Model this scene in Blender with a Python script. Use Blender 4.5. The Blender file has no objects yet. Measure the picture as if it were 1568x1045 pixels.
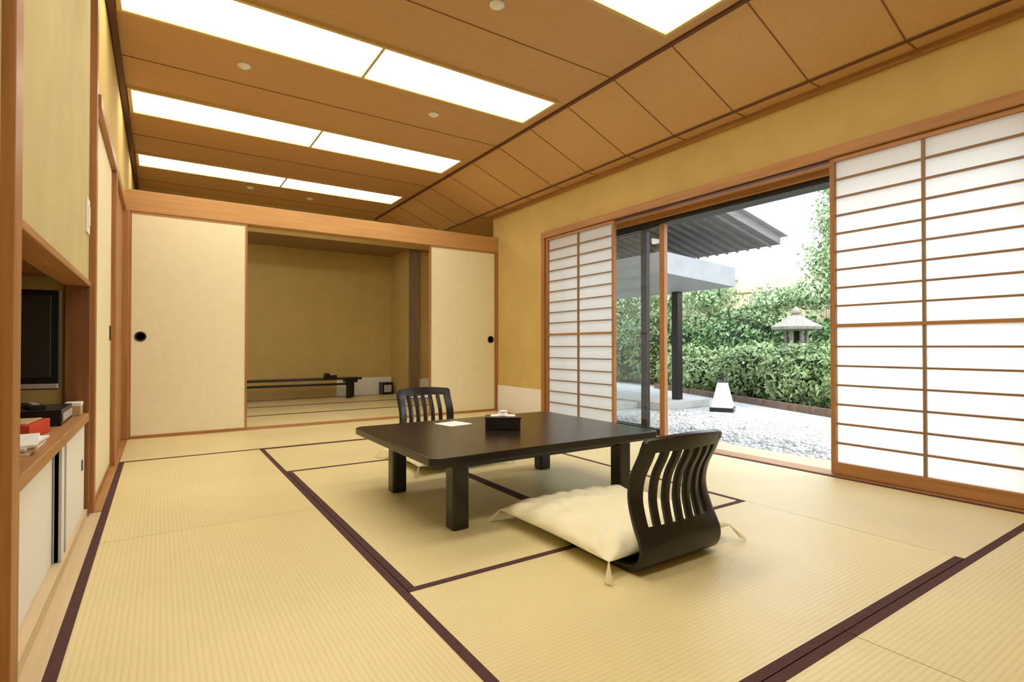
import bpy, math, random
import numpy as np
from mathutils import Vector, Matrix
random.seed(4); np.random.seed(4)
S = 0.8   # one design unit (camera height) in metres
scene = bpy.context.scene
scene.view_settings.view_transform = 'Standard'
scene.view_settings.look = 'None'

# ------------------------------------------------------------------ materials
def new_mat(name):
    m = bpy.data.materials.new(name); m.use_nodes = True
    nt = m.node_tree; b = nt.nodes['Principled BSDF']
    return m, nt, b
def ramp(nt, fac, c0, c1, p0=0.3, p1=0.7):
    r = nt.nodes.new('ShaderNodeValToRGB')
    r.color_ramp.elements[0].position = p0; r.color_ramp.elements[1].position = p1
    r.color_ramp.elements[0].color = (*c0, 1); r.color_ramp.elements[1].color = (*c1, 1)
    nt.links.new(fac, r.inputs[0]); return r.outputs[0]
def coords(nt, scale=(1, 1, 1)):
    t = nt.nodes.new('ShaderNodeTexCoord'); mp = nt.nodes.new('ShaderNodeMapping')
    mp.inputs['Scale'].default_value = scale
    nt.links.new(t.outputs['Object'], mp.inputs[0]); return mp.outputs[0]
def noise(nt, vec, scale, detail=4, rough=0.5):
    n = nt.nodes.new('ShaderNodeTexNoise'); n.inputs['Scale'].default_value = scale
    n.inputs['Detail'].default_value = detail; n.inputs['Roughness'].default_value = rough
    nt.links.new(vec, n.inputs['Vector']); return n.outputs['Fac']
def bump(nt, b, h, strength, dist=0.002):
    bp = nt.nodes.new('ShaderNodeBump'); bp.inputs['Strength'].default_value = strength
    bp.inputs['Distance'].default_value = dist
    nt.links.new(h, bp.inputs['Height']); nt.links.new(bp.outputs[0], b.inputs['Normal'])
def mul(c, k): return tuple(min(1, x*k) for x in c)
def noisy(name, col, var=0.12, scale=8, rough=0.7, bmp=0.2, bscale=120, stretch=(1, 1, 1), spec=0.3):
    m, nt, b = new_mat(name); v = coords(nt, stretch)
    n = noise(nt, v, scale)
    nt.links.new(ramp(nt, n, mul(col, 1-var), mul(col, 1+var)), b.inputs['Base Color'])
    b.inputs['Roughness'].default_value = rough
    b.inputs['Specular IOR Level'].default_value = spec
    if bmp: bump(nt, b, noise(nt, v, bscale), bmp)
    return m
def wood(name, col, axis='Z', var=0.22, rough=0.45, scale=18, spec=0.35):
    st = {'X': (0.05, 1, 1), 'Y': (1, 0.05, 1), 'Z': (1, 1, 0.05)}[axis]
    m, nt, b = new_mat(name); v = coords(nt, st)
    n = noise(nt, v, scale*2.2, 6, 0.6)
    nt.links.new(ramp(nt, n, mul(col, 1-var), mul(col, 1+var)), b.inputs['Base Color'])
    b.inputs['Roughness'].default_value = rough; b.inputs['Specular IOR Level'].default_value = spec
    bump(nt, b, n, 0.05, 0.001)
    return m
def tatami(name, axis, col):
    m, nt, b = new_mat(name); v = coords(nt)
    w = nt.nodes.new('ShaderNodeTexWave'); w.bands_direction = axis
    w.inputs['Scale'].default_value = 20.0; w.inputs['Distortion'].default_value = 0.0
    nt.links.new(v, w.inputs['Vector'])
    base = ramp(nt, noise(nt, v, 1.6, 3), mul(col, 0.94), mul(col, 1.04))
    st = {'X': (60, 4, 1), 'Y': (4, 60, 1)}[axis]
    f2 = ramp(nt, noise(nt, coords(nt, st), 3.0, 2), (0.95, 0.95, 0.93), (1, 1, 1))
    f1 = ramp(nt, w.outputs['Fac'], (0.92, 0.91, 0.87), (1, 1, 1), 0.0, 0.5)
    mx = nt.nodes.new('ShaderNodeMix'); mx.data_type = 'RGBA'; mx.blend_type = 'MULTIPLY'; mx.inputs[0].default_value = 1
    nt.links.new(base, mx.inputs[6]); nt.links.new(f1, mx.inputs[7])
    mx2 = nt.nodes.new('ShaderNodeMix'); mx2.data_type = 'RGBA'; mx2.blend_type = 'MULTIPLY'; mx2.inputs[0].default_value = 1
    nt.links.new(mx.outputs[2], mx2.inputs[6]); nt.links.new(f2, mx2.inputs[7])
    nt.links.new(mx2.outputs[2], b.inputs['Base Color'])
    b.inputs['Roughness'].default_value = 0.40; b.inputs['Specular IOR Level'].default_value = 0.6
    bump(nt, b, w.outputs['Fac'], 0.12, 0.002)
    return m
def emis(name, col, s):
    m, nt, b = new_mat(name)
    b.inputs['Base Color'].default_value = (0.9, 0.9, 0.9, 1)
    v = coords(nt); c = ramp(nt, noise(nt, v, 3), mul(col, 0.97), col)
    nt.links.new(c, b.inputs['Emission Color']); b.inputs['Emission Strength'].default_value = s
    return m
def paper(name, col, trans=0.5):
    m = bpy.data.materials.new(name); m.use_nodes = True; nt = m.node_tree
    nt.nodes.remove(nt.nodes['Principled BSDF']); out = nt.nodes['Material Output']
    v = coords(nt); c = ramp(nt, noise(nt, v, 40, 5), mul(col, 0.98), col)
    d = nt.nodes.new('ShaderNodeBsdfDiffuse'); t = nt.nodes.new('ShaderNodeBsdfTranslucent')
    mx = nt.nodes.new('ShaderNodeMixShader'); mx.inputs[0].default_value = trans
    nt.links.new(c, d.inputs[0]); nt.links.new(c, t.inputs[0])
    nt.links.new(d.outputs[0], mx.inputs[1]); nt.links.new(t.outputs[0], mx.inputs[2])
    nt.links.new(mx.outputs[0], out.inputs[0]); return m
def glass(name):
    m = bpy.data.materials.new(name); m.use_nodes = True; nt = m.node_tree
    nt.nodes.remove(nt.nodes['Principled BSDF']); out = nt.nodes['Material Output']
    d = nt.nodes.new('ShaderNodeBsdfTransparent'); d.inputs[0].default_value = (0.93, 0.95, 0.95, 1)
    t = nt.nodes.new('ShaderNodeBsdfGlossy'); t.inputs['Roughness'].default_value = 0.02
    mx = nt.nodes.new('ShaderNodeMixShader'); mx.inputs[0].default_value = 0.07
    nt.links.new(d.outputs[0], mx.inputs[1]); nt.links.new(t.outputs[0], mx.inputs[2])
    nt.links.new(mx.outputs[0], out.inputs[0]); return m
def leafmat(name, c0, c1, sc=1.5):
    m, nt, b = new_mat(name); v = coords(nt)
    n = noise(nt, v, sc*6, 6, 0.75); n2 = noise(nt, v, 1.3, 2)
    a = ramp(nt, n, c0, c1, 0.35, 0.65); k = ramp(nt, n2, (0.65, 0.70, 0.6), (1, 1, 1), 0.35, 0.6)
    mx = nt.nodes.new('ShaderNodeMix'); mx.data_type = 'RGBA'; mx.blend_type = 'MULTIPLY'; mx.inputs[0].default_value = 1
    nt.links.new(a, mx.inputs[6]); nt.links.new(k, mx.inputs[7])
    nt.links.new(mx.outputs[2], b.inputs['Base Color'])
    b.inputs['Roughness'].default_value = 0.5
    return m

M = {}
M['plaster'] = noisy('mustard_plaster', (0.61, 0.45, 0.16), 0.05, 5, 0.9, 0.35, 260)
M['plaster_l'] = noisy('light_plaster', (0.62, 0.53, 0.27), 0.05, 5, 0.9, 0.35, 260)
M['alcove'] = noisy('alcove_plaster', (0.56, 0.42, 0.16), 0.05, 4, 0.9, 0.3, 260)
M['woodx'] = wood('cedar_x', (0.43, 0.21, 0.075), 'X')
M['woody'] = wood('cedar_y', (0.43, 0.21, 0.075), 'Y')
M['woodz'] = wood('cedar_z', (0.39, 0.18, 0.063), 'Z')
M['lintel'] = wood('lintel_wood', (0.53, 0.285, 0.105), 'X', 0.12)
M['darkwoodz'] = wood('dark_cedar', (0.24, 0.10, 0.04), 'Z')
M['greypost'] = wood('weathered_post', (0.26, 0.18, 0.12), 'Z')
M['darktrim'] = wood('dark_trim', (0.10, 0.035, 0.018), 'Y')
M['palewood'] = wood('pale_sill_wood', (0.66, 0.52, 0.32), 'Y', 0.10)
M['ceil'] = wood('ceiling_board', (0.55, 0.325, 0.14), 'X', 0.06, 0.6, 30)
M['ceils'] = wood('ceiling_slope_board', (0.60, 0.37, 0.16), 'X', 0.05, 0.6, 30)
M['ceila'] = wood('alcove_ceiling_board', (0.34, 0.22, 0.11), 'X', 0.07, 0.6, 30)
M['seam'] = noisy('ceiling_seam', (0.24, 0.11, 0.04), 0.1, 5)
M['seamdark'] = noisy('ceiling_dark_batten', (0.14, 0.055, 0.025), 0.1, 5)
M['lampframe'] = wood('lamp_frame_wood', (0.66, 0.45, 0.16), 'X', 0.1)
M['panel'] = emis('lamp_diffuser', (1.0, 0.93, 0.80), 6.7)
M['fusuma'] = noisy('fusuma_paper', (0.85, 0.78, 0.54), 0.025, 14, 0.85, 0.15, 90)
M['white'] = noisy('white_panel', (0.86, 0.85, 0.80), 0.02, 4, 0.6, 0.05)
M['kumiko'] = wood('kumiko_wood', (0.30, 0.18, 0.09), 'Y', 0.1)
M['shoji'] = paper('shoji_paper', (0.97, 0.97, 0.97), 0.55)
M['metal'] = noisy('handle_bronze', (0.06, 0.04, 0.025), 0.2, 20, 0.35)
M['tatx'] = tatami('tatami_rush_lengthwise_x', 'Y', (0.82, 0.71, 0.39))
M['taty'] = tatami('tatami_rush_lengthwise_y', 'X', (0.82, 0.71, 0.39))
M['heri'] = noisy('tatami_border_cloth', (0.085, 0.035, 0.035), 0.15, 60, 0.8, 0.3, 400)
M['lacquer'] = noisy('black_lacquer', (0.012, 0.009, 0.008), 0.2, 4, 0.25, 0.02, 60, spec=0.5)
M['chair'] = noisy('dark_bentwood', (0.012, 0.009, 0.009), 0.25, 6, 0.32, 0.03, 60, spec=0.4)
M['cushion'] = noisy('zabuton_silk', (0.90, 0.86, 0.62), 0.03, 10, 0.45, 0.25, 40)
M['thread'] = noisy('tassel_thread', (0.88, 0.83, 0.60), 0.05, 10, 0.7, 0)
M['black'] = noisy('black_plastic', (0.012, 0.012, 0.014), 0.1, 10, 0.35, 0)
M['screen'] = noisy('tv_screen', (0.022, 0.024, 0.028), 0.1, 2, 0.18, 0, spec=0.9)  # base colour lifted to paint in the screen's grey sheen
M['silver'] = noisy('silver_plastic', (0.45, 0.45, 0.46), 0.05, 10, 0.3, 0)
M['red'] = noisy('red_card', (0.60, 0.05, 0.02), 0.1, 20, 0.5, 0)
M['card'] = noisy('beige_card', (0.55, 0.42, 0.22), 0.1, 20, 0.6, 0)
M['sheet'] = noisy('white_paper', (0.88, 0.88, 0.84), 0.02, 10, 0.7, 0)
M['concrete'] = noisy('pale_concrete', (0.50, 0.48, 0.44), 0.1, 6, 0.9, 0.4, 60)
M['stone'] = noisy('lantern_granite', (0.28, 0.26, 0.22), 0.25, 30, 0.95, 0.6, 80)
M['eave'] = wood('eave_boards', (0.21, 0.20, 0.20), 'X', 0.2, 0.7)
M['eavetop'] = noisy('roof_metal', (0.36, 0.37, 0.38), 0.08, 5, 0.5, 0)
M['aluminium'] = noisy('dark_sash', (0.025, 0.020, 0.018), 0.1, 5, 0.35, 0)
M['fence'] = wood('bamboo_fence', (0.60, 0.52, 0.34), 'Z', 0.2, 0.7)
M['leaf1'] = leafmat('azalea_leaf', (0.13, 0.23, 0.07), (0.45, 0.56, 0.28))
M['leaf2'] = leafmat('shrub_leaf', (0.05, 0.12, 0.035), (0.20, 0.32, 0.12))
M['leaf3'] = leafmat('tree_leaf', (0.26, 0.38, 0.18), (0.50, 0.62, 0.36))
M['shade_core'] = noisy('core_shadow', (0.02, 0.035, 0.012), 0.3, 8, 0.9, 0)  # near-black green, inner shade of shrubs and lantern put into the colour
M['bark'] = noisy('bark', (0.12, 0.08, 0.05), 0.3, 12, 0.9, 0.5)
M['edging'] = noisy('edging_timber', (0.15, 0.10, 0.07), 0.3, 12, 0.9, 0.5)
M['glass'] = glass('window_glass')
gm, nt, b = new_mat('white_gravel')
vo = nt.nodes.new('ShaderNodeTexVoronoi'); vo.inputs['Scale'].default_value = 28
nt.links.new(coords(nt), vo.inputs['Vector'])
nt.links.new(ramp(nt, vo.outputs['Color'], (0.36, 0.35, 0.33), (0.62, 0.61, 0.59), 0.1, 0.8), b.inputs['Base Color'])
b.inputs['Roughness'].default_value = 0.9; bump(nt, b, vo.outputs['Distance'], 0.9, 0.02)
M['gravel'] = gm
M['pebble'] = noisy('pebble', (0.54, 0.53, 0.51), 0.3, 6, 0.85, 0.2, 60)

# ------------------------------------------------------------------ mesh builder
class MB:
    def __init__(s, name): s.n = name; s.v = []; s.f = []; s.m = []; s.sm = []; s.mats = []
    def mi(s, mat):
        mat = M[mat]
        if mat not in s.mats: s.mats.append(mat)
        return s.mats.index(mat)
    def add(s, vs, fs, mat, smooth=False):
        o = len(s.v); k = s.mi(mat)
        s.v += [tuple(c*S for c in v) for v in vs]
        s.f += [tuple(i+o for i in f) for f in fs]
        s.m += [k]*len(fs); s.sm += [smooth]*len(fs); return s
    def box(s, x0, x1, y0, y1, z0, z1, mat, rot=0, c=None):
        vs = [(x, y, z) for z in (z0, z1) for y in (y0, y1) for x in (x0, x1)]
        if rot:
            cx, cy = c if c else ((x0+x1)/2, (y0+y1)/2)
            a, b_ = math.cos(rot), math.sin(rot)
            vs = [(cx+(x-cx)*a-(y-cy)*b_, cy+(x-cx)*b_+(y-cy)*a, z) for x, y, z in vs]
        fs = [(0, 2, 3, 1), (4, 5, 7, 6), (0, 1, 5, 4), (2, 6, 7, 3), (0, 4, 6, 2), (1, 3, 7, 5)]
        return s.add(vs, fs, mat)
    def prism_y(s, poly, y0, y1, mat):
        n = len(poly); vs = [(x, y0, z) for x, z in poly]+[(x, y1, z) for x, z in poly]
        fs = [tuple(range(n)), tuple(reversed(range(n, 2*n)))]+[(i, i+n, (i+1) % n+n, (i+1) % n) for i in range(n)]
        return s.add(vs, fs, mat)
    def prism_z(s, poly, z0, z1, mat, poly2=None):
        n = len(poly); p2 = poly2 or poly
        vs = [(x, y, z0) for x, y in poly]+[(x, y, z1) for x, y in p2]
        fs = [tuple(reversed(range(n))), tuple(range(n, 2*n))]+[(i, (i+1) % n, (i+1) % n+n, i+n) for i in range(n)]
        return s.add(vs, fs, mat)
    def lathe(s, cx, cy, prof, n, mat, smooth=False, rot=0):
        vs = []
        for r, z in prof:
            for i in range(n):
                a = rot+2*math.pi*i/n
                vs.append((cx+r*math.cos(a), cy+r*math.sin(a), z))
        fs = []
        for j in range(len(prof)-1):
            for i in range(n):
                fs.append((j*n+i, j*n+(i+1) % n, (j+1)*n+(i+1) % n, (j+1)*n+i))
        fs.append(tuple(reversed(range(n)))); fs.append(tuple(range((len(prof)-1)*n, len(prof)*n)))
        return s.add(vs, fs, mat, smooth)
    def disc_y(s, cx, cy, cz, prof, n, mat):
        vs = []
        for r, dy in prof:
            for i in range(n):
                a = 2*math.pi*i/n; vs.append((cx+r*math.cos(a), cy+dy, cz+r*math.sin(a)))
        fs = [(j*n+i, j*n+(i+1) % n, (j+1)*n+(i+1) % n, (j+1)*n+i) for j in range(len(prof)-1) for i in range(n)]
        fs.append(tuple(range(n))); fs.append(tuple(reversed(range((len(prof)-1)*n, len(prof)*n))))
        return s.add(vs, fs, mat)
    def finish(s, bevel=0, solid=0, sub=0):
        a = np.array(s.v); c = (a.min(0)+a.max(0))/2
        me = bpy.data.meshes.new(s.n); me.from_pydata([tuple(x) for x in (a-c)], [], s.f)
        for m in s.mats: me.materials.append(m)
        me.polygons.foreach_set('material_index', s.m); me.polygons.foreach_set('use_smooth', s.sm)
        me.update()
        o = bpy.data.objects.new(s.n, me); o.location = c; scene.collection.objects.link(o)
        if solid:
            q = o.modifiers.new('s', 'SOLIDIFY'); q.thickness = solid*S; q.offset = 0
        if bevel:
            q = o.modifiers.new('b', 'BEVEL'); q.width = bevel*S; q.segments = 2; q.limit_method = 'ANGLE'; q.angle_limit = 0.7
        return o

# ------------------------------------------------------------------ room shell
YB = -1.4
f = MB('floor'); f.box(-1.5, 4.9, YB-0.1, 11.2, -0.30, -0.03, 'palewood')
f.box(-0.5, -0.29, YB, 4.06, -0.03, 0.0, 'palewood')
f.box(-0.5, -0.29, 4.06, 7.05, -0.03, 0.004, 'woody')
f.box(4.34, 4.52, YB, 7.05, -0.03, 0.005, 'woody')
f.box(4.52, 4.92, YB, 7.05, -0.03, -0.005, 'palewood')
f.box(-0.5, 5.3, 7.05, 7.26, -0.03, 0.006, 'woodx')
f.box(4.9, 5.4, 7.2, 11.2, -0.30, -0.03, 'palewood')
f.finish()

def mat_(x0, x1, y0, y1, d, nb=(1, 1)):
    t = MB('tatami_mat'); g = 0.002; w = 0.036
    x0 += g; x1 -= g; y0 += g; y1 -= g
    t.box(x0, x1, y0, y1, -0.03, -0.0015, 'tatx' if d == 'x' else 'taty')
    e = 0.0
    if d == 'x':
        if nb[0]: t.box(x0, x1, y0, y0+w, -0.02, e, 'heri')
        if nb[1]: t.box(x0, x1, y1-w, y1, -0.02, e, 'heri')
    else:
        if nb[0]: t.box(x0, x0+w, y0, y1, -0.02, e, 'heri')
        if nb[1]: t.box(x1-w, x1, y0, y1, -0.02, e, 'heri')
    t.finish()
XL = -0.29
mat_(XL, 0.85, 3.42, 5.68, 'y'); mat_(XL, 0.85, 0.92, 3.42, 'y')
mat_(0.85, 3.17, 0.92, 2.08, 'x')
mat_(0.85, 2.01, 2.08, 4.52, 'y'); mat_(2.01, 3.17, 2.08, 4.52, 'y')
mat_(0.85, 3.17, 4.52, 5.68, 'x')
mat_(3.17, 4.34, 0.92, 3.30, 'y', (0, 1)); mat_(3.17, 4.34, 3.30, 5.68, 'y', (0, 1))
mat_(XL, 2.01, 5.68, 7.05, 'x', (1, 0)); mat_(2.01, 4.34, 5.68, 7.05, 'x', (1, 0))
mat_(XL, 2.01, -0.24, 0.92, 'x'); mat_(2.01, 4.34, -0.24, 0.92, 'x')
mat_(XL, 2.01, YB, -0.24, 'x'); mat_(2.01, 4.34, YB, -0.24, 'x')
for k in range(3):
    y = 7.26+k*1.17
    mat_(XL, 2.3, y, y+1.17, 'x'); mat_(2.3, 5.2 if k < 2 else 4.12, y, y+1.17 , 'x')
t = MB('floor_alcove'); t.box(XL, 4.15, 10.77, 11.0, -0.03, 0.0, 'palewood'); t.finish()

# ceiling
SEAM = 0.652
c = MB('ceiling')
c.box(-0.5, 3.38, YB, 9.8, 3.42, 3.50, 'ceil')
c.prism_y([(3.38, 3.42), (4.22, 3.08), (4.22, 3.16), (3.38, 3.50)], YB, 9.8, 'ceils')
c.box(4.22, 4.60, YB, 7.25, 3.08, 3.16, 'ceils')
c.box(4.22, 5.4, 7.25, 9.8, 3.08, 3.16, 'ceil')
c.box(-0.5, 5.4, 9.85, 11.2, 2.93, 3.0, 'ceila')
k = -5
y = 2.17-5*SEAM
while y < 9.7:
    if y > YB+0.05:
        s_ = (3.08-3.42)/(4.22-3.38)
        c.prism_y([(3.40, 3.42+s_*0.02-0.004), (4.22, 3.076), (4.22, 3.09), (3.40, 3.43)], y-0.005, y+0.005, 'seam')
        c.box(4.22, 4.40, y-0.005, y+0.005, 3.076, 3.09, 'seam')
        if (k % 3) == 2: c.box(-0.32, 3.36, y-0.005, y+0.005, 3.416, 3.43, 'seam')
    y += SEAM; k += 1
c.finish()
t = MB('trim_1'); t.box(3.365, 3.405, YB, 9.8, 3.405, 3.42, 'seamdark'); t.finish()
t = MB('trim_2'); t.box(4.205, 4.225, YB, 9.8, 3.066, 3.08, 'seamdark'); t.finish()
t = MB('trim_3'); t.box(4.385, 4.425, YB, 7.25, 3.03, 3.08, 'woody'); t.finish()
t = MB('trim_4'); t.box(-0.32, -0.28, YB, 9.8, 3.38, 3.42, 'darktrim'); t.finish()

for y0, y1 in ((0.25, 0.81), (2.17, 2.73), (4.11, 4.66), (6.07, 6.64), (8.06, 8.55)):  # first panel is out of view, added as fill light
    l = MB('ceiling_light_panel'); x0, x1, xm = -0.24, 3.22, 1.49
    e = 0.03
    l.box(x0-e, x1+e, y0-e, y0, 3.395, 3.42, 'lampframe'); l.box(x0-e, x1+e, y1, y1+e, 3.395, 3.42, 'lampframe')
    l.box(x0-e, x0, y0, y1, 3.395, 3.42, 'lampframe'); l.box(x1, x1+e, y0, y1, 3.395, 3.42, 'lampframe')
    l.box(xm-0.012, xm+0.012, y0, y1, 3.397, 3.42, 'lampframe')
    l.box(x0, xm-0.012, y0, y1, 3.408, 3.419, 'panel'); l.box(xm+0.012, x1, y0, y1, 3.408, 3.419, 'panel')
    l.finish()
for x, y, nm in ((0.59, 5.06, 'smoke_detector'), (2.36, 5.04, 'smoke_detector'), (1.97, 3.17, 'sprinkler_head'), (1.13, 8.9, 'smoke_detector'), (2.02, 9.03, 'smoke_detector')):
    q = MB(nm); q.lathe(x, y, [(0.055, 3.42), (0.055, 3.412), (0.04, 3.404), (0.03, 3.395), (0.012, 3.39)], 24, 'white', True); q.finish()

# right wall
w = MB('wall_right')
w.box(4.42, 4.60, YB, 0.80, 0, 3.12, 'plaster'); w.box(4.42, 4.60, 5.87, 7.22, 0, 3.12, 'plaster')
w.box(4.42, 4.60, 0.80, 5.87, 2.56, 3.12, 'plaster'); w.finish()
t = MB('baseboard_right'); t.box(4.405, 4.42, 5.87, 7.06, 0.0, 0.40, 'white'); t.finish()
t = MB('window_1')
t.box(4.36, 4.62, 0.83, 5.87, 2.48, 2.56, 'woody'); t.box(4.36, 4.60, 5.80, 5.87, 0.006, 2.48, 'woodz')
t.box(4.36, 4.60, 0.80, 0.87, 0.006, 2.48, 'woodz')
t.box(4.62, 4.66, 0.83, 5.87, 2.43, 2.60, 'woody')
t.box(4.66, 4.86, 0.83, 5.87, 2.38, 2.60, 'aluminium')
t.box(4.60, 4.90, 0.83, 5.87, 2.60, 3.12, 'darkwoodz')
t.box(4.40, 4.46, 2.1, 4.5, 2.465, 2.48, 'darktrim')
def glassdoor(g, x, y0, y1, m, sw=0.06):
    for a in (y0, y1-sw): g.box(x-0.028, x+0.028, a, a+sw, 0.0, 2.40, m)
    g.box(x-0.028, x+0.028, y0+sw, y1-sw, 0.0, 0.07, 'aluminium'); g.box(x-0.028, x+0.028, y0+sw, y1-sw, 2.36, 2.40, 'aluminium')
    g.box(x-0.004, x+0.004, y0+sw, y1-sw, 0.07, 2.36, 'glass')
glassdoor(t, 4.80, 4.34, 5.8, 'aluminium', 0.09); glassdoor(t, 4.71, 4.00, 5.45, 'woodz', 0.07)
t.finish(0.004)

def shoji(x, y0, y1):
    s_ = MB('shoji_screen'); st = 0.035; z0, z1 = 0.01, 2.475; t_ = 0.022
    s_.box(x-t_, x+t_, y0, y0+st, z0, z1, 'woodz'); s_.box(x-t_, x+t_, y1-st, y1, z0, z1, 'woodz')
    s_.box(x-t_, x+t_, y0+st, y1-st, z0, 0.10, 'woody'); s_.box(x-t_, x+t_, y0+st, y1-st, z1-0.03, z1, 'woody')
    s_.box(x-t_, x+t_, y0+st, y1-st, 1.15, 1.175, 'woody')
    ym = (y0+y1)/2; k = 0.009
    s_.box(x-0.014, x+0.010, ym-k, ym+k, 0.10, z1-0.03, 'kumiko')
    for i in range(1, 7):
        z = 0.10+(1.15-0.10)*i/7; s_.box(x-0.016, x+0.008, y0+st, y1-st, z-k*.8, z+k*.8, 'kumiko')
    for i in range(1, 9):
        z = 1.175+(z1-0.03-1.175)*i/9; s_.box(x-0.016, x+0.008, y0+st, y1-st, z-k*.8, z+k*.8, 'kumiko')
    s_.add([(x+0.011, y0+st, 0.1), (x+0.011, y1-st, 0.1), (x+0.011, y1-st, z1-0.03), (x+0.011, y0+st, z1-0.03)], [(0, 1, 2, 3)], 'shoji')
    s_.finish()
shoji(4.41, 4.49, 5.79); shoji(4.41, 0.88, 2.10)

# back partition
t = MB('trim_5'); t.box(-0.42, 4.50, 7.07, 7.25, 2.475, 2.71, 'lintel'); t.finish(0.008)
t = MB('trim_6'); t.box(-0.36, -0.285, 7.0, 7.26, 0.006, 2.475, 'woodz'); t.finish(0.004)
t = MB('trim_7'); t.box(4.38, 4.46, 7.07, 7.26, 0.006, 2.475, 'woodz'); t.finish(0.004)
def fusuma(name, x0, x1, y, hx):
    d = MB(name); e = 0.022; z0, z1 = 0.008, 2.475
    d.box(x0+e, x1-e, y-0.014, y+0.014, z0+e, z1-e, 'fusuma')
    d.box(x0, x0+e, y-0.02, y+0.02, z0, z1, 'woodz'); d.box(x1-e, x1, y-0.02, y+0.02, z0, z1, 'woodz')
    d.box(x0+e, x1-e, y-0.02, y+0.02, z0, z0+e, 'woodx'); d.box(x0+e, x1-e, y-0.02, y+0.02, z1-e, z1, 'woodx')
    d.disc_y(hx, y, 1.11, [(0.055, -0.014), (0.055, -0.021), (0.042, -0.021), (0.036, -0.010)], 32, 'metal')
    d.finish()
fusuma('door_1', -0.285, 0.87, 7.10, -0.18); fusuma('door_2', 3.26, 4.38, 7.10, 4.29)
fusuma('door_3', -0.27, 0.86, 7.19, 0.7)

# next room / alcove
w = MB('wall_back'); w.box(-0.5, 4.15, 11.0, 11.15, 0, 3.0, 'alcove'); w.finish()
w = MB('wall_alcove_side'); w.box(4.15, 4.30, 10.0, 11.15, 0, 2.95, 'alcove')
w.box(4.30, 5.3, 10.0, 10.15, 0, 2.95, 'alcove'); w.finish()
w = MB('wall_alcove_header'); w.box(-0.5, 5.4, 9.8, 9.86, 2.93, 3.5, 'alcove'); w.finish()
w = MB('wall_next_room_right'); w.box(5.2, 5.4, 7.2, 11.15, 0, 3.12, 'alcove'); w.box(4.46, 5.3, 7.22, 7.26, 0, 3.12, 'plaster'); w.finish()
t = MB('trim_8'); t.box(4.14, 4.34, 9.93, 10.0, 0, 2.95, 'greypost'); t.finish(0.004)
t = MB('baseboard_back'); t.box(3.0, 4.15, 10.985, 11.0, 0, 0.35, 'white'); t.box(4.36, 5.2, 9.985, 10.0, 0, 0.35, 'white'); t.finish()

# left wall
w = MB('wall_left')
w.box(-0.50, -0.36, YB, 1.95, 0, 3.45, 'plaster_l')
w.box(-0.50, -0.36, 1.95, 4.06, 1.38, 3.45, 'plaster_l')
w.box(-0.50, -0.33, 4.06, 9.8, 2.60, 3.45, 'plaster')
w.box(-0.50, -0.33, 7.26, 11.1, 0, 2.60, 'plaster')
w.box(-0.50, -0.34, 5.60, 7.26, 0, 2.60, 'woodz')
w.box(-0.50, -0.40, 4.06, 5.60, 0, 2.60, 'plaster')
w.box(-1.40, -1.34, 1.9, 4.30, 0, 1.45, 'alcove')
w.box(-1.40, -0.46, 4.02, 4.08, 0, 1.45, 'alcove')
w.box(-1.40, -0.46, 1.90, 1.96, 0, 1.45, 'alcove')
w.box(-1.40, -0.46, 1.9, 4.08, 1.40, 1.46, 'darkwoodz')
w.finish()
t = MB('trim_9')
t.box(-0.45, -0.33, 1.94, 2.035, 0.0, 3.42, 'woodz')
t.box(-0.47, -0.345, 2.035, 4.06, 1.355, 1.385, 'woody')
t.box(-0.46, -0.345, 3.98, 4.06, 0.0, 1.36, 'darkwoodz')
t.box(-0.45, -0.325, 4.055, 4.13, 0.0, 3.42, 'woodz')
t.box(-0.40, -0.31, 4.13, 7.0, 2.475, 2.56, 'woody')
t.box(-0.40, -0.31, 5.55, 5.66, 0.005, 2.475, 'woodz')
t.finish(0.004)
d = MB('door_4'); d.box(-0.375, -0.345, 4.13, 5.55, 0.01, 2.47, 'fusuma')
for a, b2 in ((4.13, 4.16), (5.52, 5.55)): d.box(-0.38, -0.338, a, b2, 0.01, 2.47, 'woodz')
d.box(-0.38, -0.338, 4.16, 5.52, 0.01, 0.04, 'woody')
d.box(-0.345, -0.335, 5.40, 5.46, 1.05, 1.17, 'metal'); d.finish()
w = MB('wall_front'); w.box(-0.5, 4.6, YB-0.12, YB, 0, 3.5, 'plaster_l'); w.finish()

# cabinet under niche
cb = MB('low_cabinet')
cb.box(-1.33, -0.345, 2.04, 3.975, 0.565, 0.612, 'woody')
cb.box(-0.42, -0.35, 2.04, 3.975, 0.0, 0.05, 'palewood')
cb.box(-1.33, -0.46, 2.04, 3.975, 0.0, 0.05, 'woody')
cb.box(-0.385, -0.365, 3.05, 3.96, 0.05, 0.565, 'white'); cb.box(-0.41, -0.39, 2.05, 3.12, 0.05, 0.565, 'white')
cb.box(-0.388, -0.358, 3.05, 3.065, 0.05, 0.565, 'silver'); cb.box(-0.388, -0.358, 3.19, 3.20, 0.05, 0.565, 'silver')
cb.box(-0.385, -0.360, 3.83, 3.86, 0.30, 0.36, 'metal')
cb.finish(0.003)
sw = MB('light_switch'); sw.box(-0.36, -0.350, 3.88, 3.99, 1.66, 1.86, 'sheet'); sw.box(-0.350, -0.345, 3.91, 3.96, 1.70, 1.82, 'white'); sw.finish(0.003)

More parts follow.
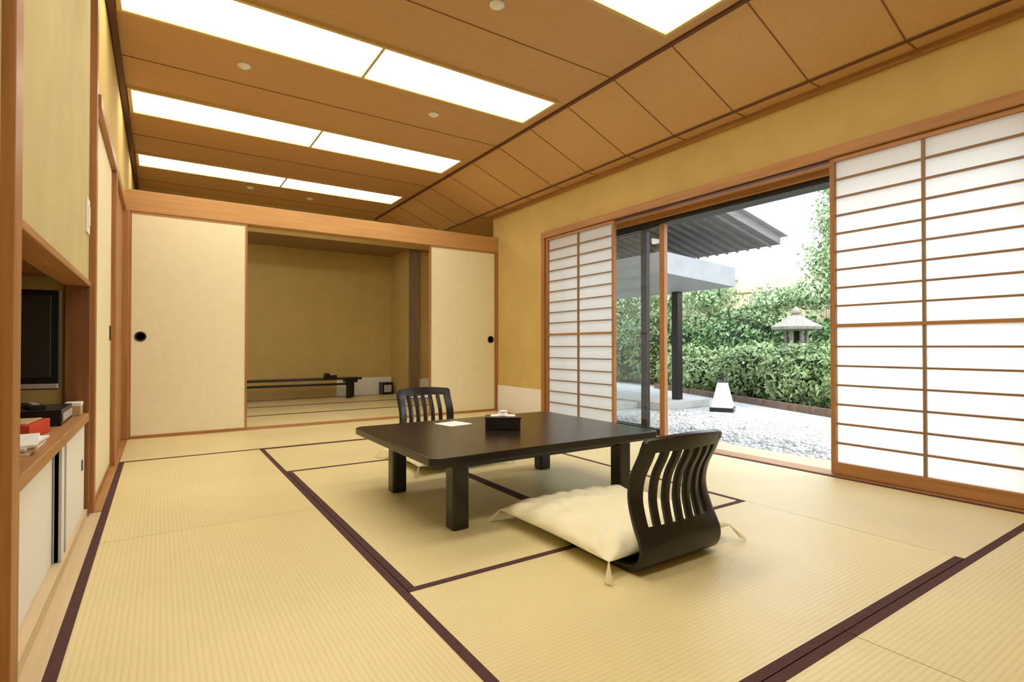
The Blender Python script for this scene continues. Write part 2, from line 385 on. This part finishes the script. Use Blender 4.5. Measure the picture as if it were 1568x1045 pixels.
# television
tv = MB('television'); r = -0.16; cc = (-0.83, 3.66)
tv.box(-1.24, -0.425, 3.63, 3.68, 0.78, 1.29, 'black', r, cc)
tv.box(-1.21, -0.455, 3.625, 3.632, 0.84, 1.265, 'screen', r, cc)
tv.box(-1.24, -0.425, 3.62, 3.63, 0.785, 0.81, 'silver', r, cc)
tv.box(-0.93, -0.77, 3.64, 3.68, 0.63, 0.80, 'black', r, cc)
tv.box(-1.08, -0.66, 3.56, 3.76, 0.613, 0.635, 'black', r, cc)
tv.finish(0.006)
q = MB('video_player'); q.box(-0.62, -0.40, 3.38, 3.76, 0.613, 0.69, 'black'); q.box(-0.399, -0.396, 3.41, 3.73, 0.63, 0.67, 'silver'); q.finish(0.004)
q = MB('remote_control'); q.box(-0.56, -0.50, 3.45, 3.67, 0.69, 0.712, 'black', 0.3)
for i in range(6):
    q.box(-0.545, -0.515, 3.48+i*0.028, 3.495+i*0.028, 0.712, 0.716, 'silver', 0.3, (-0.53, 3.56))
q.finish(0.003)
q = MB('card_box'); q.box(-0.44, -0.37, 3.83, 3.93, 0.613, 0.68, 'card'); q.box(-0.442, -0.368, 3.828, 3.932, 0.665, 0.685, 'sheet'); q.finish(0.003)
q = MB('red_tea_box'); q.box(-0.60, -0.43, 2.92, 3.20, 0.613, 0.675, 'red', -0.1); q.box(-0.58, -0.45, 2.95, 3.17, 0.675, 0.681, 'card', -0.1, (-0.515, 3.06)); q.finish(0.003)
q = MB('magazine_stack')
for i, (r, m) in enumerate(((0.0, 'sheet'), (0.10, 'card'), (-0.06, 'sheet'), (0.12, 'sheet'))):
    q.box(-0.55, -0.385, 2.52, 2.86, 0.613+i*0.009, 0.6215+i*0.009, m, r)
q.finish()

# ------------------------------------------------------------------ table
def chamf(x0, x1, y0, y1, c_): return [(x0+c_, y0), (x1-c_, y0), (x1, y0+c_), (x1, y1-c_), (x1-c_, y1), (x0+c_, y1), (x0, y1-c_), (x0, y0+c_)]
t = MB('low_dining_table')
t.prism_z(chamf(1.145, 2.84, 2.455, 3.76, 0.045), 0.385, 0.43, 'lacquer')
t.prism_z(chamf(1.18, 2.805, 2.49, 3.725, 0.045), 0.368, 0.385, 'lacquer')
t.prism_z(chamf(1.36, 2.66, 2.60, 3.60, 0.01), 0.33, 0.368, 'lacquer')
for x in (1.325, 2.575):
    for y in (2.575, 3.465):
        t.prism_z(chamf(x, x+0.1, y, y+0.1, 0.008), 0.001, 0.368, 'lacquer')
t.finish(0.006)
q = MB('tissue_box'); R = -0.58; C = (1.99, 3.12)
q.box(1.87, 2.11, 3.05, 3.19, 0.431, 0.512, 'lacquer', R, C)
q.box(1.865, 2.115, 3.045, 3.195, 0.505, 0.518, 'lacquer', R, C)
q.box(1.905, 2.075, 3.08, 3.16, 0.512, 0.524, 'sheet', R, C)
q.lathe(C[0], C[1], [(0.05, 0.522), (0.03, 0.54), (0.035, 0.553), (0.004, 0.558)], 7, 'sheet', True)
q.finish(0.003)
q = MB('paper_sheet'); q.box(1.70, 1.90, 3.40, 3.60, 0.4305, 0.4335, 'sheet', 0.2); q.finish()

# ------------------------------------------------------------------ zaisu
def catmull(pts, n):
    P = [pts[0]]+pts+[pts[-1]]; out = []
    for i in range(1, len(P)-2):
        for k in range(n):
            t_ = k/n; a, b_, c_, d_ = (np.array(P[i+j], float) for j in (-1, 0, 1, 2))
            out.append(0.5*((2*b_)+(-a+c_)*t_+(2*a-5*b_+4*c_-d_)*t_**2+(-a+3*b_-3*c_+d_)*t_**3))
    out.append(np.array(pts[-1], float)); return out
def zaisu(x0, x1, ybase, sgn):
    prof = catmull([(0.50, 0.018), (0.30, 0.018), (0.10, 0.018), (0.02, 0.045), (-0.005, 0.12), (0.035, 0.22), (0.06, 0.32), (0.045, 0.42), (-0.005, 0.52), (-0.035, 0.595)], 5)
    W = x1-x0; post = 0.064; ns = 6; slot = 0.041; slat = (W-2*post-ns*slot)/(ns-1)
    edges = [0, 0.015, post]; kinds = ['s', 's']
    p = post
    for i in range(ns):
        edges.append(p+slot/2); edges.append(p+slot); kinds += ['o', 'o']; p += slot
        if i < ns-1: edges.append(p+slat); kinds.append('s'); p += slat
    edges += [W-0.015, W]; kinds += ['s', 's']
    vs = []; nc = len(edges)
    for j, (dy, z) in enumerate(prof):
        for e in edges:
            u = (e/W)*2-1; up = min(1, max(0, (z-0.05)/0.3))
            zz = z+(0.018*(1-u*u) if z > 0.5 else 0)*(z-0.5)/0.095
            yy = dy-0.05*(1-u*u)*up+0.02*up
            wid = 1.02-0.03*up
            xx = (x0+x1)/2+(e-W/2)*wid
            if z > 0.57 and abs(u) > 0.99: zz -= 0.012
            vs.append((xx, ybase+sgn*yy, zz))
    fs = []
    for j in range(len(prof)-1):
        zc = (prof[j][1]+prof[j+1][1])/2
        for i, k in enumerate(kinds):
            if k == 'o' and 0.19 < zc < 0.53: continue
            fs.append((j*nc+i, j*nc+i+1, (j+1)*nc+i+1, (j+1)*nc+i))
    m = MB('legless_floor_chair'); m.add(vs, fs, 'chair', True); return m.finish(0.003, 0.028)
zaisu(1.735, 2.265, 1.61, 1)
zaisu(1.80, 2.34, 4.62, -1)

def zabuton(cx, cy, w, d, z0, H, seed):
    N = 64; rs = np.random.RandomState(seed); vs = []; fs = []
    ph = rs.rand(6)*6
    def g(u, v):
        fx = max(0, (1-abs(u)**4)*(1-abs(v)**4))**0.5
        x = u*w/2*(1-0.05*(1-v*v)); y = v*d/2*(1-0.05*(1-u*u)); return x, y, fx
    for side in (0, 1):
        for j in range(N+1):
            for i in range(N+1):
                u = math.sin((i/N*2-1)*math.pi/2); v = math.sin((j/N*2-1)*math.pi/2)
                x, y, fx = g(u, v)
                r = math.hypot(u, v); a = math.atan2(v, u)
                wr = 0.030*fx*(1-fx)*math.sin(a*22+ph[0]+3*math.sin(a*3))+0.007*fx*math.sin(14*v+ph[1]+3*math.sin(3*u+ph[2]))+0.005*fx*math.sin(26*u+9*v+ph[3]+2*math.sin(6*v))
                if side == 0: z = z0+H*0.32+H*0.68*fx+wr-0.12*H*math.exp(-(r/0.14)**2)
                else: z = z0+H*0.32*(1-fx)
                vs.append((cx+x, cy+y, z))
    K = (N+1)**2
    for j in range(N):
        for i in range(N):
            a = j*(N+1)+i; fs.append((a, a+1, a+N+2, a+N+1)); fs.append((K+a, K+a+N+1, K+a+N+2, K+a+1))
    m = MB('zabuton_floor_cushion'); m.add(vs, fs, 'cushion', True)
    for su in (-1, 1):
        for sv in (-1, 1):
            bx, by = cx+su*w/2*0.99, cy+sv*d/2*0.99
            for k in range(7):
                ang = math.atan2(sv, su)+(k-3)*0.09; L = 0.055+0.03*rs.rand()
                zt = z0+H*0.32
                ex, ey = bx+math.cos(ang)*L, by+math.sin(ang)*L
                px, py = -math.sin(ang)*0.0025, math.cos(ang)*0.0025
                m.add([(bx-px, by-py, zt), (bx+px, by+py, zt), (ex+px, ey+py, 0.004), (ex-px, ey-py, 0.004),
                       (bx, by, zt+0.006), (ex, ey, 0.009)], [(0, 1, 2, 3), (0, 4, 5, 3), (1, 2, 5, 4)], 'thread')
    return m.finish()
zabuton(2.04, 2.12, 0.86, 0.88, 0.036, 0.12, 1)
zabuton(2.08, 4.23, 0.82, 0.80, 0.036, 0.105, 2)

# ------------------------------------------------------------------ alcove furniture
q = MB('long_low_bench')
q.box(0.6, 3.30, 10.30, 10.66, 0.36, 0.40, 'lacquer')
for x in (0.75, 3.02):
    q.box(x, x+0.09, 10.34, 10.42, 0.001, 0.36, 'lacquer'); q.box(x+0.12, x+0.2, 10.54, 10.62, 0.001, 0.36, 'lacquer')
    q.box(x-0.02, x+0.22, 10.38, 10.58, 0.30, 0.36, 'lacquer')
q.box(0.75, 3.1, 10.46, 10.50, 0.25, 0.29, 'lacquer')
q.finish(0.006)
q = MB('telephone'); q.box(2.62, 2.84, 10.38, 10.56, 0.401, 0.45, 'black'); q.box(2.64, 2.70, 10.37, 10.57, 0.45, 0.49, 'black'); q.box(2.73, 2.82, 10.42, 10.52, 0.45, 0.457, 'silver'); q.finish(0.006)
q = MB('small_safe_box'); q.box(3.86, 4.08, 10.70, 10.93, 0.001, 0.25, 'black'); q.box(3.89, 4.05, 10.69, 10.70, 0.05, 0.2, 'silver'); q.finish(0.005)

# ------------------------------------------------------------------ outside
GZ = -0.25
g = MB('garden_ground'); g.box(4.92, 60, -30, 60, GZ-0.1, GZ, 'gravel'); g.finish()
g = MB('stepping_terrace'); g.box(8.1, 9.6, 7.0, 16, GZ, GZ+0.16, 'concrete')
g.box(6.2, 8.1, 7.6, 8.4, GZ, GZ+0.12, 'concrete'); g.finish(0.01)
ico = [(0, 0, 1), (.89, 0, .45), (.28, .85, .45), (-.72, .53, .45), (-.72, -.53, .45), (.28, -.85, .45), (.72, .53, -.45), (-.28, .85, -.45), (-.89, 0, -.45), (-.28, -.85, -.45), (.72, -.53, -.45), (0, 0, -1)]
icf = [(0, 1, 2), (0, 2, 3), (0, 3, 4), (0, 4, 5), (0, 5, 1), (1, 6, 2), (2, 7, 3), (3, 8, 4), (4, 9, 5), (5, 10, 1), (6, 7, 2), (7, 8, 3), (8, 9, 4), (9, 10, 5), (10, 6, 1), (6, 11, 7), (7, 11, 8), (8, 11, 9), (9, 11, 10), (10, 11, 6)]
pb = MB('gravel_pebbles')
for i in range(5000):
    x = 4.96+3.6*random.random()**1.4; y = 1.2+5.7*random.random(); r = random.uniform(0.012, 0.030)
    if random.random() < 0.012: r *= 2.6
    sx, sy, sz = (random.uniform(.7, 1.3) for _ in range(3))
    pb.add([(x+a*r*sx, y+b_*r*sy, GZ+r*0.3+c_*r*sz*.7) for a, b_, c_ in ico], icf, 'pebble', True)
pb.finish()

def leaves(name, P, Nn, size, mat):
    n = len(P); rd = np.random.normal(size=(n, 3)); nr = Nn+0.7*rd; nr /= np.linalg.norm(nr, axis=1)[:, None]
    t1 = np.cross(nr, np.random.normal(size=(n, 3))); t1 /= np.linalg.norm(t1, axis=1)[:, None]
    t2 = np.cross(nr, t1); sz = size*(0.6+0.8*np.random.rand(n))[:, None]
    V = np.stack([P-t1*sz, P-t2*sz*0.42, P+t1*sz, P+t2*sz*0.42], 1).reshape(-1, 3)
    m = MB(name); m.add([tuple(v) for v in V], [(4*i, 4*i+1, 4*i+2, 4*i+3) for i in range(n)], mat)
    return m
def blobs(name, E, n, mat, size, trunk=None, core=True):
    Ps = []; Ns = []; tot = sum(e[3]**2 for e in E)
    for (x, y, z, r, rz) in E:
        k = int(n*r*r/tot); a = np.random.normal(size=(k, 3)); a /= np.linalg.norm(a, axis=1)[:, None]
        lo = 0.84 if core else 0.3
        q_ = a*(lo+(1.05-lo)*np.random.rand(k))[:, None]*(1+0.10*np.sin(a[:, :1]*9+a[:, 2:]*7+x*5))
        Ps.append(np.array([x, y, z])+q_*np.array([r, r, rz])); Ns.append(a)
    P = np.concatenate(Ps); Nn = np.concatenate(Ns)
    kp = P[:, 2] > GZ+0.10; P = P[kp]; Nn = Nn[kp]
    m = leaves(name, P, Nn, size, mat)
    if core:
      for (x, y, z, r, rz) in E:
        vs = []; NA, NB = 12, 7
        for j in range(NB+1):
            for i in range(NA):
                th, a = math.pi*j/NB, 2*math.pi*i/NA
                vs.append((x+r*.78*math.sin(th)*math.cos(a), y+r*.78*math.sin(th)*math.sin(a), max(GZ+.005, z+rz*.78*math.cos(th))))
        m.add(vs, [(j*NA+i, j*NA+(i+1) % NA, (j+1)*NA+(i+1) % NA, (j+1)*NA+i) for j in range(NB) for i in range(NA)], 'shade_core')
    if trunk:
        for (x, y, r, h) in trunk: m.lathe(x, y, [(r*1.4, GZ), (r, GZ+0.3), (r*.7, h)], 10, 'bark', True)
    return m.finish()
E = []
for i in range(17):
    tt = i*0.62; off = 0.12*math.sin(i*2.3)
    E.append((9.35+0.378*tt+off, 1.5+0.926*tt, 0.34+0.08*math.sin(i*1.9), 0.62+0.08*math.sin(i*3.1), 0.62+0.08*math.sin(i*2.7)))
    E.append((9.85+0.378*tt+off, 1.1+0.926*tt, 0.48+0.09*math.sin(i*1.3+1), 0.60, 0.58+0.06*math.sin(i*1.7)))
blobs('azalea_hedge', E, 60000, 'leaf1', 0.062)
kb = MB('garden_edging')
for i in range(10):
    tt = 0.5+i*1.0
    cx, cy = 9.2+0.378*tt-0.926*0.58, 1.5+0.926*tt+0.378*0.58
    kb.box(cx-0.05, cx+0.05, cy-0.49, cy+0.49, GZ, GZ+0.14, 'edging', -0.387)
kb.finish(0.01)
E = [(14.0+0.4*math.sin(i*2.1), 3.6+i*1.05, 0.66+0.28*math.sin(i*1.7), 1.02+0.14*math.sin(i*2.9), 1.28+0.16*math.sin(i*1.1)) for i in range(14)]
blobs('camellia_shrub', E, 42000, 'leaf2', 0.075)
blobs('garden_tree', [(16.9, 8.1, 3.6, 0.8, 0.9), (17.0, 7.9, 4.9, 0.75, 0.9), (16.9, 8.5, 2.6, 0.9, 0.5), (17.0, 7.0, 4.2, 1.1, 1.6), (17.1, 7.8, 5.9, 0.7, 0.6)], 10000, 'leaf3', 0.08, [(17.0, 7.7, 0.09, 5.6)], False)
blobs('garden_tree', [(16.9, 9.9, 2.5, 0.8, 0.5), (17.0, 12.4, 2.9, 1.0, 0.9), (16.9, 14.4, 3.1, 1.2, 1.3), (16.9, 16.8, 3.0, 1.4, 1.7)], 13000, 'leaf3', 0.085, [(17.0, 12.4, 0.10, 2.9), (16.9, 14.4, 0.12, 3), (16.9, 16.8, 0.12, 3)], False)
fn = MB('bamboo_fence')
for i in range(165):
    y = -3+i*0.17; fn.lathe(18.6, y, [(0.08, GZ), (0.08, 3.55+0.02*math.sin(i*7))], 8, 'fence', True)
for z in (0.6, 1.9, 3.1): fn.box(18.47, 18.52, -3.1, 25, z-0.05, z+0.05, 'fence')
fn.finish()

# stone lantern
sl = MB('stone_lantern'); x, y = 11.95, 6.45; zb = GZ
sl.lathe(x, y, [(0.24, zb), (0.24, zb+0.15), (0.18, zb+0.24)], 6, 'stone')
sl.lathe(x, y, [(0.13, zb+0.24), (0.12, zb+1.15)], 16, 'stone', True)
sl.lathe(x, y, [(0.14, zb+1.13), (0.30, zb+1.25), (0.30, zb+1.33)], 6, 'stone')
for k in range(6):
    a = k*math.pi/3; sl.box(x+0.2*math.cos(a)-0.035, x+0.2*math.cos(a)+0.035, y+0.2*math.sin(a)-0.035, y+0.2*math.sin(a)+0.035, zb+1.33, zb+1.62, 'stone')
sl.lathe(x, y, [(0.12, zb+1.33), (0.12, zb+1.62)], 6, 'shade_core')  # dark solid core stands in for the shade inside the firebox
sl.lathe(x, y, [(0.24, zb+1.60), (0.50, zb+1.63), (0.52, zb+1.70), (0.34, zb+1.80), (0.14, zb+1.93), (0.10, zb+1.96)], 6, 'stone')
sl.lathe(x, y, [(0.06, zb+1.96), (0.10, zb+2.01), (0.09, zb+2.08), (0.02, zb+2.15)], 12, 'stone', True)
sl.finish(0.01)

# garden andon lamp
ga = MB('garden_andon_lamp'); x, y = 9.1, 6.35
ga.lathe(x, y, [(0.27, GZ+0.08), (0.12, GZ+0.56)], 4, 'sheet', False, math.pi/4+0.5)
ga.lathe(x, y, [(0.30, GZ), (0.30, GZ+0.08)], 4, 'lacquer', False, math.pi/4+0.5)
ga.lathe(x, y, [(0.14, GZ+0.56), (0.12, GZ+0.60)], 4, 'lacquer', False, math.pi/4+0.5)
ga.lathe(x, y, [(0.03, GZ+0.60), (0.03, GZ+0.70)], 10, 'lacquer')
ga.finish(0.004)

# neighbouring wing
e = MB('neighbouring_eave')
def zr(x): return 2.93+(9.75-x)*0.215
e.prism_y([(9.75, zr(9.75)), (9.75, zr(9.75)+0.17), (5.0, zr(5.0)+0.17), (5.0, zr(5.0))], 5.55, 16, 'eave')
e.prism_y([(9.85, zr(9.85)+0.17), (9.85, zr(9.85)+0.22), (5.0, zr(5.0)+0.22), (5.0, zr(5.0)+0.17)], 5.45, 16, 'eavetop')
for i in range(44):
    y = 5.70+i*0.23
    e.prism_y([(9.7, zr(9.7)-0.05), (9.7, zr(9.7)), (5.0, zr(5.0)), (5.0, zr(5.0)-0.05)], y, y+0.04, 'eave')
def z2(x): return 2.12+(9.0-x)*0.06
e.prism_y([(9.0, z2(9.0)), (9.0, z2(9.0)+0.36), (7.0, z2(7.0)+0.36), (7.0, z2(7.0))], 6.0, 16, 'eavetop')
for y in (7.2, 10.2, 13.2):
    e.box(8.83, 8.98, y, y+0.15, GZ+0.161, 2.13, 'aluminium')
e.finish()

# ------------------------------------------------------------------ light, world, camera
wd = bpy.data.worlds.new('World'); scene.world = wd; wd.use_nodes = True
nt = wd.node_tree; bg = nt.nodes['Background']
tc = nt.nodes.new('ShaderNodeTexCoord'); sp = nt.nodes.new('ShaderNodeSeparateXYZ')
nt.links.new(tc.outputs['Generated'], sp.inputs[0])
nt.links.new(ramp(nt, sp.outputs['Z'], (0.93, 0.96, 1.0), (0.74, 0.86, 1.0), 0.0, 0.8), bg.inputs[0])
bg.inputs[1].default_value = 3.8
su = bpy.data.lights.new('sun', 'SUN'); su.energy = 3.2; su.angle = 0.3; su.color = (1, 0.97, 0.9)
so = bpy.data.objects.new('sun', su); scene.collection.objects.link(so)
so.rotation_euler = Vector((-0.62, -0.25, 1.0)).to_track_quat('Z', 'Y').to_euler(); so.location = (0, 0, 12)

cam = bpy.data.cameras.new('camera'); cam.sensor_width = 36; cam.lens = 36*814/1568; cam.clip_start = 0.02
co = bpy.data.objects.new('camera', cam); scene.collection.objects.link(co)
co.location = (0, 0, S); co.rotation_euler = (math.radians(90.6), 0, math.radians(-33.5))
scene.camera = co
